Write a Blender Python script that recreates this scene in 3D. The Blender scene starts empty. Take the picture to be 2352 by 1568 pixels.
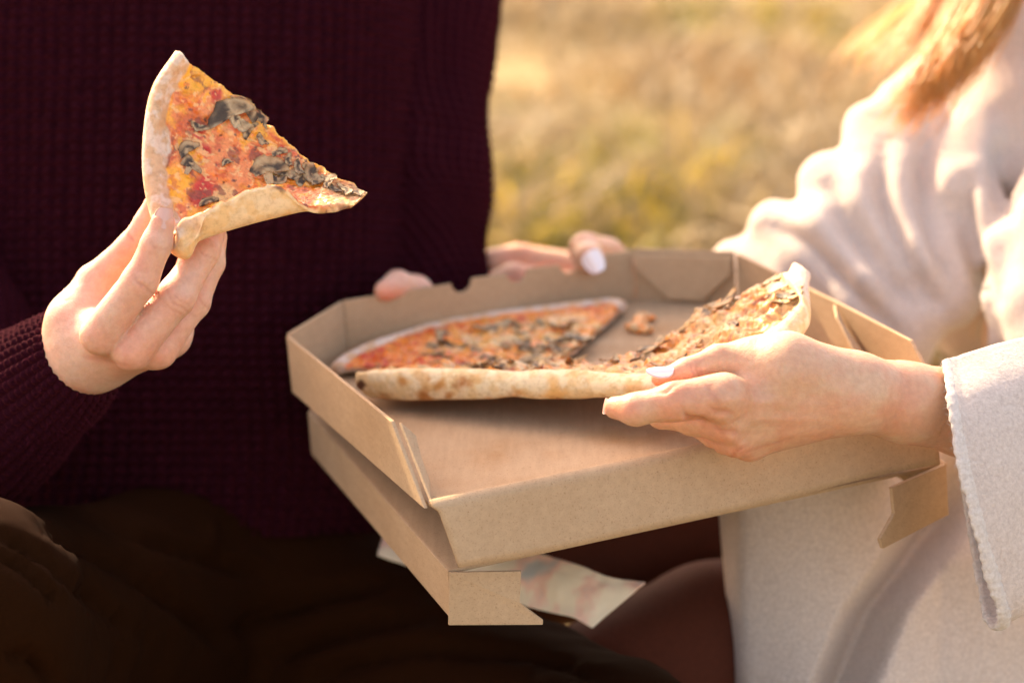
import bpy, bmesh, math, random
import numpy as np
from mathutils import Vector, Matrix
random.seed(7); RNG = np.random.default_rng(7)
SC = bpy.context.scene; COL = SC.collection

# ------------------------------------------------------------------ camera, light, exposure
CAM_H = 0.86; PITCH = math.radians(18)
FPX = 85/36*2352                     # focal length in picture units (picture taken as 2352 x 1568 units)
cd = bpy.data.cameras.new('camera'); cam = bpy.data.objects.new('camera', cd); COL.objects.link(cam)
cd.lens = 85; cd.sensor_width = 36; cd.clip_end = 500; cd.clip_start = 0.05
cam.location = (0, 0, CAM_H); cam.rotation_euler = (math.pi/2-PITCH, 0, 0)
cd.dof.use_dof = True; cd.dof.focus_distance = 1.405; cd.dof.aperture_fstop = 3.7; cd.dof.aperture_blades = 0
SC.camera = cam
SUN_EL = math.radians(34); SUN_AZ = math.radians(-35)     # azimuth measured from the viewing direction, negative = left
w = bpy.data.worlds.new('World'); SC.world = w; w.use_nodes = True
nt = w.node_tree; nt.nodes.clear()
sky = nt.nodes.new('ShaderNodeTexSky'); sky.sky_type = 'NISHITA'; sky.sun_disc = False
sky.sun_elevation = SUN_EL; sky.sun_rotation = SUN_AZ; sky.dust_density = 3.0; sky.ozone_density = 0.6
warm = nt.nodes.new('ShaderNodeMix'); warm.data_type = 'RGBA'; warm.blend_type = 'MULTIPLY'; warm.inputs[0].default_value = 1
warm.inputs[7].default_value = (1.0, 0.77, 0.62, 1)
bg = nt.nodes.new('ShaderNodeBackground'); bg.inputs[1].default_value = 0.15
wo = nt.nodes.new('ShaderNodeOutputWorld')
nt.links.new(sky.outputs[0], warm.inputs[6]); nt.links.new(warm.outputs[2], bg.inputs[0]); nt.links.new(bg.outputs[0], wo.inputs[0])
sd = bpy.data.lights.new('sun', 'SUN'); sun = bpy.data.objects.new('sun', sd); COL.objects.link(sun)
sd.energy = 2.3; sd.angle = math.radians(0.6); sd.color = (1.0, 0.79, 0.52)
tosun = Vector((math.sin(SUN_AZ)*math.cos(SUN_EL), math.cos(SUN_AZ)*math.cos(SUN_EL), math.sin(SUN_EL)))
sun.rotation_euler = tosun.to_track_quat('Z', 'Y').to_euler()
SC.view_settings.view_transform = 'Standard'; SC.view_settings.look = 'None'
SC.view_settings.exposure = 2.38; SC.view_settings.gamma = 1; SC.view_settings.use_curve_mapping = False

# ------------------------------------------------------------------ helpers
cp, sp = math.cos(PITCH), math.sin(PITCH)
def c2w(c):
    """point(s) seen from the tripod: right, forward, up  ->  place"""
    c = np.asarray(c, float); x, y, z = c[..., 0], c[..., 1], c[..., 2]
    return np.stack([x, y*cp+z*sp, -y*sp+z*cp+CAM_H], -1)
def w2c(p):
    p = np.asarray(p, float); y = p[..., 1]; z = p[..., 2]-CAM_H
    return np.stack([p[..., 0], y*cp-z*sp, y*sp+z*cp], -1)
def P(X, Y, d): return c2w([(X-1176)/FPX*d, d, -(Y-784)/FPX*d])
def PX(p):
    c = w2c(p); return 1176+FPX*c[..., 0]/c[..., 1], 784-FPX*c[..., 2]/c[..., 1]
def RR(r, d): return r*d/FPX

def _hash(ix, iy, iz, seed):
    n = (ix*374761393+iy*668265263+iz*2147483647+seed*1274126177) & 0xffffffff
    n = ((n ^ (n >> 13))*1274126177) & 0xffffffff
    n = ((n ^ (n >> 16))*2246822519) & 0xffffffff
    return ((n ^ (n >> 15)) & 0xffff)/65535.0
def vnoise(p, s, seed=0):
    q = np.asarray(p)/s; i = np.floor(q).astype(np.int64); f = q-i; f = f*f*(3-2*f)
    r = 0
    for a in (0, 1):
        for b in (0, 1):
            for c in (0, 1):
                wgt = (f[..., 0] if a else 1-f[..., 0])*(f[..., 1] if b else 1-f[..., 1])*(f[..., 2] if c else 1-f[..., 2])
                r = r+wgt*_hash(i[..., 0]+a, i[..., 1]+b, i[..., 2]+c, seed)
    return r
def fbm(p, s, seed=0, o=4):
    r = 0; a = .5; t = 0
    for k in range(o):
        r = r+a*vnoise(p, s/2**k, seed+k*17); t += a; a *= .5
    return r/t
def ss(a, b, x):
    t = np.clip((x-a)/(b-a), 0, 1); return t*t*(3-2*t)
def mixc(c, d, m): return c*(1-m[..., None])+np.asarray(d)*m[..., None]

def mk(name, V, F, mat, parent=None, col=None, smooth=True):
    """one mesh object from a vertex array and lists of face arrays"""
    V = np.asarray(V, np.float32); Fs = [np.asarray(f, np.int32) for f in (F if isinstance(F, list) else [F]) if len(f)]
    me = bpy.data.meshes.new(name); me.vertices.add(len(V)); me.vertices.foreach_set('co', V.ravel())
    nl = sum(f.size for f in Fs); npoly = sum(len(f) for f in Fs)
    me.loops.add(nl); me.polygons.add(npoly)
    me.loops.foreach_set('vertex_index', np.concatenate([f.ravel() for f in Fs]))
    tot = np.concatenate([np.full(len(f), f.shape[1]) for f in Fs])
    me.polygons.foreach_set('loop_start', np.concatenate([[0], np.cumsum(tot)[:-1]]).astype(np.int32))
    me.polygons.foreach_set('loop_total', tot.astype(np.int32))
    me.polygons.foreach_set('use_smooth', np.full(npoly, smooth))
    me.update(calc_edges=True); me.validate()
    if col is not None:
        a = me.color_attributes.new('Col', 'FLOAT_COLOR', 'POINT')
        c = np.ones((len(V), 4), np.float32); c[:, :3] = col; a.data.foreach_set('color', c.ravel())
    me.materials.append(mat)
    o = bpy.data.objects.new(name, me); COL.objects.link(o)
    if parent: o.parent = parent; o.matrix_parent_inverse = Matrix.Translation(-parent.location)
    return o
def joinp(parts):
    """several (V, [F...], col) pieces -> one"""
    V = []; F = {}; C = []; n = 0
    for v, fs, c in parts:
        V.append(v); C.append(np.broadcast_to(np.asarray(c, float), (len(v), 3)))
        for f in fs:
            f = np.asarray(f)
            if len(f): F.setdefault(f.shape[1], []).append(f+n)
        n += len(v)
    return np.concatenate(V), [np.concatenate(x) for x in F.values()], np.concatenate(C)
def thing(name, label, cat, loc, group=None):
    o = bpy.data.objects.new(name, None); COL.objects.link(o); o.location = loc; o.empty_display_size = .02
    o['label'] = label; o['category'] = cat
    if group: o['group'] = group
    return o
def grid_faces(n, m, closed=False, off=0):
    a = np.arange(n*m).reshape(n, m)+off
    if closed: a = np.concatenate([a, a[:, :1]], 1)
    return np.stack([a[:-1, :-1], a[1:, :-1], a[1:, 1:], a[:-1, 1:]], -1).reshape(-1, 4)
def crv(keys, pts, x):
    """Hermite spline through keyed points"""
    keys = np.asarray(keys, float); pts = np.asarray(pts, float); x = np.clip(x, keys[0], keys[-1])
    i = np.clip(np.searchsorted(keys, x, side='right')-1, 0, len(keys)-2)
    m = np.gradient(pts, keys, axis=0) if len(keys) > 2 else np.repeat((pts[1:]-pts[:1])/(keys[1]-keys[0]), 2, 0)
    h = keys[i+1]-keys[i]; t = (x-keys[i])/h
    sh = (-1,)+(1,)*(pts.ndim-1); t = t.reshape(sh); h = h.reshape(sh)
    return (2*t**3-3*t**2+1)*pts[i]+(t**3-2*t**2+t)*h*m[i]+(-2*t**3+3*t**2)*pts[i+1]+(t**3-t**2)*h*m[i+1]
def normals(G):
    du = np.gradient(G, axis=0); dv = np.gradient(G, axis=1)
    n = np.cross(du, dv); return n/np.maximum(np.linalg.norm(n, axis=-1, keepdims=True), 1e-12)

# --- implicit surfaces (soft union of tapered capsules, then surface nets)
def sdcone(p, a, b, r1, r2):
    a = a.astype(np.float32); ba = (b-a).astype(np.float32)
    pa = p-a; h = np.clip((pa@ba)/max(float(ba@ba), 1e-12), 0, 1)
    return np.linalg.norm(pa-h[..., None]*ba, axis=-1)-(r1+(r2-r1)*h)
def smin(a, b, k):
    h = np.clip(.5+.5*(b-a)/k, 0, 1); return b*(1-h)+a*h-k*h*(1-h)
def chain(p, pts, k):
    """pts: (X, Y, depth, radius) in picture units"""
    Q = [(P(x, y, d), RR(r, d)) for x, y, d, r in pts]
    if len(Q) == 1: return sdcone(p, Q[0][0], Q[0][0]+1e-5, Q[0][1], Q[0][1])
    D = None
    for (a, ra), (b, rb) in zip(Q, Q[1:]):
        d = sdcone(p, a, b, ra, rb); D = d if D is None else smin(D, d, k)
    return D
def nets(fn, lo, hi, h):
    n = np.ceil((hi-lo)/h).astype(int)+1
    g = np.stack(np.meshgrid(*[np.arange(k, dtype=np.float32)*h+l for k, l in zip(n, lo)], indexing='ij'), -1).astype(np.float32)
    f = fn(g).astype(np.float32); s = f < 0
    cnt = np.zeros(tuple(n-1), np.int8); acc = np.zeros(tuple(n-1)+(3,), np.float32); ne = np.zeros(tuple(n-1), np.float32)
    def cut(a, off): return a[tuple(slice(o, o+m-1) for o, m in zip(off, n))]
    for off in np.ndindex(2, 2, 2): cnt += cut(s, off)
    act = (cnt > 0) & (cnt < 8)
    for ax in range(3):
        for b in (0, 1):
            for c in (0, 1):
                o0 = [0, 0, 0]; oth = [k for k in range(3) if k != ax]; o0[oth[0]] = b; o0[oth[1]] = c
                o1 = list(o0); o1[ax] = 1
                f0 = cut(f, o0); f1 = cut(f, o1); m = (f0 < 0) != (f1 < 0)
                t = np.where(m, f0/np.where(m, f0-f1, 1), 0)
                v = np.zeros(acc.shape, np.float32)
                for k in range(3): v[..., k] = o0[k]
                v[..., ax] = t
                acc += v*m[..., None]; ne += m
    idx = -np.ones(tuple(n-1), np.int64); idx[act] = np.arange(act.sum())
    ii = np.argwhere(act)
    V = (ii+acc[act]/ne[act][:, None])*h+lo
    Fs = []
    for ax in range(3):
        o1 = [0, 0, 0]; o1[ax] = 1
        sl0 = tuple(slice(0, m-o) for m, o in zip(n, o1)); sl1 = tuple(slice(o, m) for m, o in zip(n, o1))
        ch = s[sl0] != s[sl1]; u, v = [(1, 2), (2, 0), (0, 1)][ax]
        e = np.argwhere(ch); e = e[(e[:, u] > 0) & (e[:, v] > 0) & (e[:, u] < n[u]-1) & (e[:, v] < n[v]-1)]
        def at(du, dv):
            q = e.copy(); q[:, u] -= du; q[:, v] -= dv; return idx[q[:, 0], q[:, 1], q[:, 2]]
        q = np.stack([at(1, 1), at(0, 1), at(0, 0), at(1, 0)], -1)
        inside = s[e[:, 0], e[:, 1], e[:, 2]]; q[~inside] = q[~inside][:, ::-1]; Fs.append(q)
    F = np.concatenate(Fs); F = F[(F >= 0).all(1)]
    # outward normals from the field
    gr = np.stack([ndgrad(fn, V, k) for k in range(3)], -1); gr /= np.maximum(np.linalg.norm(gr, axis=1, keepdims=True), 1e-9)
    return V, F, gr
def ndgrad(fn, V, k):
    e = np.zeros(3, np.float32); e[k] = .0008
    V = V.astype(np.float32); return fn(V+e)-fn(V-e)
def bounds(chs, pad):
    Q = np.array([np.append(P(x, y, d), RR(r, d)) for c in chs for x, y, d, r in c])
    return (Q[:, :3]-Q[:, 3:]).min(0)-pad, (Q[:, :3]+Q[:, 3:]).max(0)+pad

# ------------------------------------------------------------------ materials
def newmat(name, rough=.7, spec=.5):
    m = bpy.data.materials.new(name); m.use_nodes = True; n = m.node_tree; b = n.nodes['Principled BSDF']
    b.inputs['Roughness'].default_value = rough; b.inputs['Specular IOR Level'].default_value = spec
    return m, n, b
def N(n, t, **k):
    x = n.nodes.new(t)
    for a, v in k.items():
        if a.startswith('i_'): x.inputs[a[2:].replace('_', ' ')].default_value = v
        else: setattr(x, a, v)
    return x
def noise(n, scale, detail=4, rough=.6, coord='Object', stretch=None):
    tc = N(n, 'ShaderNodeTexCoord'); t = N(n, 'ShaderNodeTexNoise'); t.inputs['Scale'].default_value = scale
    t.inputs['Detail'].default_value = detail; t.inputs['Roughness'].default_value = rough
    if stretch:
        mp = N(n, 'ShaderNodeMapping'); mp.inputs['Scale'].default_value = stretch
        n.links.new(tc.outputs[coord], mp.inputs[0]); n.links.new(mp.outputs[0], t.inputs[0])
    else: n.links.new(tc.outputs[coord], t.inputs[0])
    return t
def ramp(n, src, stops):
    r = N(n, 'ShaderNodeValToRGB'); e = r.color_ramp.elements
    while len(e) < len(stops): e.new(.5)
    for k, (p, c) in enumerate(stops): e[k].position = p; e[k].color = tuple(c)+(1,) if len(c) == 3 else c
    n.links.new(src, r.inputs[0]); return r
def mulc(n, a, b, fac=1, mode='MULTIPLY'):
    m = N(n, 'ShaderNodeMix', data_type='RGBA', blend_type=mode); m.inputs[0].default_value = fac
    n.links.new(a, m.inputs[6]); n.links.new(b, m.inputs[7]); return m.outputs[2]
def bump(n, b, src, dist, strength=1, prev=None):
    x = N(n, 'ShaderNodeBump'); x.inputs['Distance'].default_value = dist; x.inputs['Strength'].default_value = strength
    n.links.new(src, x.inputs['Height'])
    if prev: n.links.new(prev, x.inputs['Normal'])
    n.links.new(x.outputs[0], b.inputs['Normal']); return x.outputs[0]
def attr(n): return N(n, 'ShaderNodeAttribute', attribute_name='Col').outputs['Color']

def skin_mat(name, sheen):
    m, n, b = newmat(name, .48, .45)
    t = noise(n, 260, 5, .65); r = ramp(n, t.outputs[0], [(.3, (.90, .86, .84)), (.7, (1.06, 1.06, 1.06))])
    t2 = noise(n, 38, 3, .5); r2 = ramp(n, t2.outputs[0], [(.35, (1.0, .86, .82)), (.65, (1.0, 1.02, 1.02))])
    c = mulc(n, mulc(n, attr(n), r.outputs[0]), r2.outputs[0]); n.links.new(c, b.inputs['Base Color'])
    b.inputs['Subsurface Weight'].default_value = .55; b.inputs['Subsurface Radius'].default_value = (1, .32, .16)
    b.inputs['Subsurface Scale'].default_value = .004
    v = N(n, 'ShaderNodeTexVoronoi'); v.inputs['Scale'].default_value = 900
    tc = N(n, 'ShaderNodeTexCoord'); n.links.new(tc.outputs['Object'], v.inputs[0])
    p = bump(n, b, v.outputs[0], .00022, .5); bump(n, b, t.outputs[0], .0006, .5, p)
    return m
SKIN_M = skin_mat('man_skin', .2); SKIN_W = skin_mat('woman_skin', .2)

def kraft_mat():
    m, n, b = newmat('kraft_cardboard', .88, .2)
    t = noise(n, 900, 3, .7); f = ramp(n, t.outputs[0], [(.28, (.62, .55, .5)), (.42, (.97, .97, .97)), (.62, (1, 1, 1)), (.78, (1.14, 1.14, 1.16))])
    t2 = noise(n, 12, 4, .6); g = ramp(n, t2.outputs[0], [(.3, (.43, .29, .168)), (.7, (.49, .345, .212))])
    t3 = noise(n, 240, 2, .6, stretch=(1, .12, 1)); h3 = ramp(n, t3.outputs[0], [(.3, (.94, .93, .92)), (.7, (1.04, 1.04, 1.04))])
    c = mulc(n, mulc(n, g.outputs[0], f.outputs[0]), h3.outputs[0]); n.links.new(c, b.inputs['Base Color'])
    p = bump(n, b, t.outputs[0], .0006, .5); bump(n, b, t2.outputs[0], .004, .25, p)
    return m
KRAFT = kraft_mat()
def greasy():
    m = KRAFT.copy(); m.name = 'greasy_cardboard'; n = m.node_tree; b = n.nodes['Principled BSDF']
    src = b.inputs['Base Color'].links[0].from_socket
    t = noise(n, 13, 4, .55); g = ramp(n, t.outputs[0], [(.52, (1, 1, 1)), (.70, (.84, .72, .58))]); n.links.new(mulc(n, src, g.outputs[0]), b.inputs['Base Color'])
    g2 = ramp(n, t.outputs[0], [(.50, (.88, .88, .88)), (.58, (.74, .74, .74))]); n.links.new(g2.outputs[0], b.inputs['Roughness']); return m
GREASY = greasy()

def food_mat(name, rough, coat=.3, sss=.15, bscale=500, bd=.0008):
    m, n, b = newmat(name, rough, .5)
    t = noise(n, bscale, 5, .65); f = ramp(n, t.outputs[0], [(.28, (.78, .72, .66)), (.5, (1, 1, 1)), (.75, (1.12, 1.12, 1.1))])
    n.links.new(mulc(n, attr(n), f.outputs[0]), b.inputs['Base Color'])
    b.inputs['Coat Weight'].default_value = coat; b.inputs['Coat Roughness'].default_value = .25
    b.inputs['Subsurface Weight'].default_value = sss; b.inputs['Subsurface Radius'].default_value = (1, .5, .25); b.inputs['Subsurface Scale'].default_value = .004
    bump(n, b, t.outputs[0], bd, .8)
    return m
TOPPING = food_mat('baked_topping', .38, .22, bd=.0005); DOUGH = food_mat('baked_dough', .75, 0, .2, 260, .0005)
MUSH = food_mat('mushroom', .6, .04, .15, 900, .0004)

def knit_mat():
    m, n, b = newmat('maroon_knit', 1.0, .04)
    t = noise(n, 700, 4, .7); f = ramp(n, t.outputs[0], [(.3, (.5, .45, .5)), (.55, (1, 1, 1)), (.75, (1.5, 1.35, 1.4))])
    n.links.new(mulc(n, attr(n), f.outputs[0]), b.inputs['Base Color'])
    b.inputs['Sheen Weight'].default_value = .10; b.inputs['Sheen Roughness'].default_value = .4; b.inputs['Sheen Tint'].default_value = (.8, .12, .14, 1)
    bump(n, b, t.outputs[0], .0012, .9)
    return m
KNIT = knit_mat()
def wool_mat(name, c0, c1, rough=.95, sheen=.25, sc=420, bd=.001, spec=.15):
    m, n, b = newmat(name, rough, spec)
    t = noise(n, sc, 5, .7); g = ramp(n, t.outputs[0], [(.3, c0), (.7, c1)]); n.links.new(g.outputs[0], b.inputs['Base Color'])
    b.inputs['Sheen Weight'].default_value = sheen; b.inputs['Sheen Roughness'].default_value = .5
    bump(n, b, t.outputs[0], bd, .9)
    return m
WOOL = wool_mat('beige_wool', (.47, .38, .33), (.66, .56, .49))
WOOL_EDGE = wool_mat('beige_wool_edge', (.50, .43, .38), (.70, .63, .57))
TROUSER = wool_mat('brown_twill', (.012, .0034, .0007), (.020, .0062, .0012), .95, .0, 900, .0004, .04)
TIGHTS = wool_mat('brown_leggings', (.065, .018, .010), (.085, .024, .013), .8, .03, 300, .0003, .08)
def flat(name, c, rough, **k):
    m, n, b = newmat(name, rough); b.inputs['Base Color'].default_value = tuple(c)+(1,)
    for a, v in k.items(): b.inputs[a.replace('_', ' ')].default_value = v
    return m
NAIL_W = flat('pearl_nail', (.80, .74, .76), .22, Coat_Weight=.8)
NAIL_M = flat('bare_nail', (.62, .36, .30), .35)
m, n, b = newmat('blonde_hair', .38, .5); HAIR = m
n.links.new(attr(n), b.inputs['Base Color']); tr = N(n, 'ShaderNodeBsdfTranslucent'); n.links.new(attr(n), tr.inputs[0]); mx = N(n, 'ShaderNodeMixShader'); mx.inputs[0].default_value = .5
n.links.new(b.outputs[0], mx.inputs[1]); n.links.new(tr.outputs[0], mx.inputs[2]); n.links.new(mx.outputs[0], n.nodes['Material Output'].inputs[0])

# ------------------------------------------------------------------ ground and dry meadow
m, n, b = newmat('meadow_soil', .95, .1)
t = noise(n, 1.1, 5, .6); g = ramp(n, t.outputs[0], [(.28, (.15, .13, .045)), (.42, (.215, .175, .085)), (.58, (.29, .23, .12)), (.72, (.36, .30, .17))])
t2 = noise(n, 9, 4, .7); f = ramp(n, t2.outputs[0], [(.3, (.6, .6, .55)), (.7, (1.2, 1.15, 1.1))])
n.links.new(mulc(n, g.outputs[0], f.outputs[0]), b.inputs['Base Color']); GROUND = m
bump(n, b, t2.outputs[0], .03, 1)
k = np.linspace(-1, 1, 161); gx, gy = np.meshgrid(np.sign(k)*np.abs(k)**2*120, np.sign(k)*np.abs(k)**2*120+3, indexing='ij')
gp = np.stack([gx, gy, np.zeros_like(gx)], -1); gp[..., 2] = (fbm(gp, 1.5, 5)-.5)*.12*ss(2.4, 3.5, np.hypot(gx, gy))
o = mk('ground', gp.reshape(-1, 3), grid_faces(161, 161)[:, ::-1], GROUND); o['kind'] = 'structure'
# grass blades and leaves: nobody could count them
nb = 70000
by = 2.5+RNG.random(nb)**1.3*7.5; bx = (RNG.random(nb)-.5)*(1.0+by*.75)
base = np.stack([bx, by, np.zeros(nb)], -1)
dens = fbm(base, .55, 31, 3)
keep = dens > .40; base = base[keep]; dens = dens[keep]; nb = len(base)
ang = RNG.random(nb)*6.283; hgt = (.015+.035*RNG.random(nb)**2)*(.5+1.6*ss(.45, .65, dens)); wd = .003+.006*RNG.random(nb)
lean = (RNG.random((nb, 2))-.5)*3.2
side = np.stack([np.cos(ang), np.sin(ang), np.zeros(nb)], -1)*wd[:, None]
mid = base+np.stack([lean[:, 0]*hgt*.35, lean[:, 1]*hgt*.35, hgt*.6], -1)
tip = base+np.stack([lean[:, 0]*hgt, lean[:, 1]*hgt, hgt], -1)
V = np.stack([base-side, base+side, mid+side*.8, mid-side*.8, tip], 1).reshape(-1, 3)
q = np.arange(nb)[:, None]*5
hue = fbm(base, .45, 77, 3); r_ = RNG.random(nb)
c = np.tile(np.array([.32, .24, .13]), (nb, 1))
c = mixc(c, (.44, .36, .23), ss(.5, .9, r_)); c = mixc(c, (.24, .21, .05), ss(.56, .64, hue)*(r_ > .45)); c = mixc(c, (.55, .40, .04), ((hue > .62) & (r_ > .85)).astype(float))
c = mixc(c, (.30, .18, .07), ((hue < .4) & (r_ < .35)).astype(float))
m, n, b = newmat('dry_grass', .6, .3); n.links.new(attr(n), b.inputs['Base Color'])
tr = N(n, 'ShaderNodeBsdfTranslucent'); n.links.new(attr(n), tr.inputs[0]); mx = N(n, 'ShaderNodeMixShader'); mx.inputs[0].default_value = .35
n.links.new(b.outputs[0], mx.inputs[1]); n.links.new(tr.outputs[0], mx.inputs[2]); n.links.new(mx.outputs[0], n.nodes['Material Output'].inputs[0])
o = mk('dry_grass', V, [np.concatenate([q+0, q+1, q+2, q+3], 1), np.concatenate([q+3, q+2, q+4], 1)], m, None, np.repeat(c, 5, 0))
o['kind'] = 'stuff'; o['label'] = 'sunlit dry straw coloured grass of the meadow far behind'; o['category'] = 'grass'

# ------------------------------------------------------------------ pizza box
def R3(r):
    a, b_, c_ = r; ca, sa, cb, sb, cc, sc_ = math.cos(a), math.sin(a), math.cos(b_), math.sin(b_), math.cos(c_), math.sin(c_)
    return np.array([[cc, -sc_, 0], [sc_, cc, 0], [0, 0, 1]])@np.array([[cb, 0, sb], [0, 1, 0], [-sb, 0, cb]])@np.array([[1, 0, 0], [0, ca, -sa], [0, sa, ca]])
BO = np.array([-.046, 1.3671, -.093]); BR = R3((.2412, -.1725, .3485)); BW, BD, BH = .33, .3213, .0369
CL, CRr, CLy, CRy = .0562, .0551, .0586, .053
def B(x, y, z): return c2w(np.array([x, y, z])@BR.T+BO)
def BF(X, Y, h=0.):
    """where the line of sight through (X, Y) meets the height h above the tray floor, in tray coordinates"""
    d = np.array([(X-1176)/FPX, 1, -(Y-784)/FPX]); dl = d@BR; ol = (-BO)@BR
    k = (h-ol[2])/dl[2]; return ol+dl*k
def CP(X, Y, d): return np.array([(X-1176)/FPX*d, d, -(Y-784)/FPX*d])
LFL = CP(1030, 1310, 1.395); Ly = CP(708, 945, 1.64)-LFL; Ly /= np.linalg.norm(Ly)
Lx = CP(2165, 1064, 1.50)-LFL; LW = np.linalg.norm(Lx); Lx /= LW; Lz = np.cross(Lx, Ly); Lz /= np.linalg.norm(Lz)
def L(x, y, z): return c2w(LFL+x*Lx+y*Ly+z*Lz)
pbox = thing('pizza_box', 'open brown kraft cardboard pizza box held across both laps, lid folded underneath', 'pizza box', B(.16, .15, 0))
TH = .0024
def panel(name, poly, fr, thick=TH, bev=.0006, sub=0, warp=0):
    """cardboard panel: outline points in 3-D (planar), given thickness along -normal"""
    pts = [Vector(fr(*q)) if fr else Vector(q) for q in poly]
    nrm = Vector((0, 0, 0))
    for i in range(len(pts)): nrm += (pts[i]-pts[0]).cross(pts[(i+1) % len(pts)]-pts[0])
    nrm.normalize()
    bm = bmesh.new(); a = [bm.verts.new(p) for p in pts]; z = [bm.verts.new(p-nrm*thick) for p in pts]
    bm.faces.new(a); bm.faces.new(z[::-1])
    for i in range(len(pts)):
        j = (i+1) % len(pts); bm.faces.new((a[j], a[i], z[i], z[j]))
    if bev: bmesh.ops.bevel(bm, geom=bm.edges[:], offset=bev, segments=2, affect='EDGES', profile=.6, clamp_overlap=True)
    bmesh.ops.recalc_face_normals(bm, faces=bm.faces)
    me = bpy.data.meshes.new(name); bm.to_mesh(me); bm.free(); me.materials.append(KRAFT)
    o = bpy.data.objects.new(name, me); COL.objects.link(o); o.parent = pbox; o.matrix_parent_inverse = Matrix.Translation(-pbox.location)
    return o
# floor with the front flap bending down over a soft fold
def bent(name, prof, xf, nx=60):
    """sheet along x following a (y, z) profile; xf(k) gives the x range at each profile point"""
    prof = np.array(prof); nrm = np.gradient(prof, axis=0); nrm = np.stack([-nrm[:, 1], nrm[:, 0]], 1); nrm /= np.linalg.norm(nrm, axis=1, keepdims=True)
    G = []
    for side in (0, 1):
        rows = []
        for k_, (y, z) in enumerate(prof):
            x0, x1 = xf(k_); xs = np.linspace(x0, x1, nx); yy = y-nrm[k_, 0]*TH*side; zz = z-nrm[k_, 1]*TH*side
            wv = .0009*np.sin(xs*19+k_*.15)+.0006*np.sin(xs*47+1)
            rows.append(c2w(np.stack([xs, np.full(nx, yy), zz+wv*(z < -.004)], 1)@BR.T+BO))
        G.append(np.array(rows))
    n_, m_ = len(prof), nx; V = np.concatenate([G[0].reshape(-1, 3), G[1].reshape(-1, 3)])
    A = np.arange(n_*m_).reshape(n_, m_); O = n_*m_
    F = [grid_faces(n_, m_), grid_faces(n_, m_, off=O)[:, ::-1]]
    for e in (A[0], A[-1][::-1], A[:, 0][::-1], A[:, -1]): F.append(np.stack([e[:-1], e[1:], e[1:]+O, e[:-1]+O], 1))
    o = mk(name, V, [np.concatenate(F)], KRAFT, pbox)
    return o
a_ = np.linspace(0, 1.42, 9); r0 = .0045
fold = [(r0-math.sin(t)*r0, -(r0-math.cos(t)*r0)) for t in a_]
lasty, lastz = fold[-1]; hang = [(lasty-.0066*k/8, lastz-.0345*k/8) for k in range(1, 9)]
def xf(k_):
    f = k_/(len(fold)+len(hang)-1)
    return (.001+.010*max(0, f-.3)/.7, BW-.001-.003*f)
bent('front_flap', fold+hang, xf, 90)
panel('base_panel', [(0.001, r0+.0003, 0), (BW-.001, r0+.0003, 0), (BW, BD-CRy, 0), (BW-CRr, BD, 0), (CL, BD, 0), (0, BD-CLy, 0)], B).data.materials[0] = GREASY
def arc(cx, cz, r, k=8, a0=180, a1=360): return [(cx+r*math.cos(math.radians(a0+(a1-a0)*i/k)), cz+r*math.sin(math.radians(a0+(a1-a0)*i/k))) for i in range(k+1)]
LWY = BF(903, 966, BH)[1]
# left wall (slanted front end) and its dust flap catching the sun
panel('side_wall', [(-.0006, .003, -.002), (-.0006, BD-CLy, -.002), (-.0006, BD-CLy, BH), (-.0006, LWY, BH)], B)
panel('dust_flap', [(.0008, .004, .001), (.0014, LWY-.001, BH-.002), tuple(BF(951, 1003, .027)), tuple(BF(960, 1050, .018)), tuple(BF(983, 1108, .006))], B, thick=.0018)
# clipped back corners and back wall with half-round vents
panel('corner_wall', [(0, BD-CLy+.0006, -.002), (CL-.0006, BD+.0004, -.002), (CL-.0006, BD+.0004, BH), (0, BD-CLy+.0006, BH+.001)], B)
wall = [(CL, -.002), (BW-CRr, -.002), (BW-CRr, BH+.0005)]
for cx in (.2255, .185, .143):
    wall += [(cx+.0095, BH), (cx+.0078, BH-.0008)] + [(x, z) for x, z in arc(cx, BH-.001, .0078)][::-1] + [(cx-.0078, BH-.0012), (cx-.0095, BH-.0012)]
wall += [(CL, BH)]
def fixz(w_): return [(x, BD+.0006, z) for x, z in w_]
panel('back_wall', fixz(wall), B, bev=.0004)
panel('corner_wall', [(BW-CRr+.0004, BD+.0006, -.002), (BW-.0004, BD-CRy+.0006, -.002), (BW-.0004, BD-CRy+.0006, BH+.001), (BW-CRr+.0004, BD+.0006, BH+.0015)], B)
# folded-over gusset on the right back corner
def onc(u, z, off=.0055):
    x = BW-CRr+u*CRr; y = BD-u*CRy; nn = np.array([-CRy, -CRr]); nn = nn/np.linalg.norm(nn); return (x+nn[0]*off, y+nn[1]*off, z)
panel('corner_gusset', [onc(.02, BH*.96), onc(.05, BH*.64), onc(.36, .003), onc(.68, .003), onc(.97, BH*.62), onc(.985, BH*.96)], B, thick=.002)
panel('side_wall', [(BW+.0006, .006, -.002), (BW+.0006, .014, BH-.020), (BW+.0006, .031, BH-.006), (BW+.0006, .118, BH-.003), (BW+.0006, BD-CRy, BH), (BW+.0006, BD-CRy, -.002)], B)
panel('dust_flap', [(BW-.001, .122, BH-.003), (BW-.016, .092, BH-.002), (BW-.020, .055, .012), (BW-.004, .060, .002), (BW-.0012, .09, .004)], B, thick=.0018)
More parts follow.
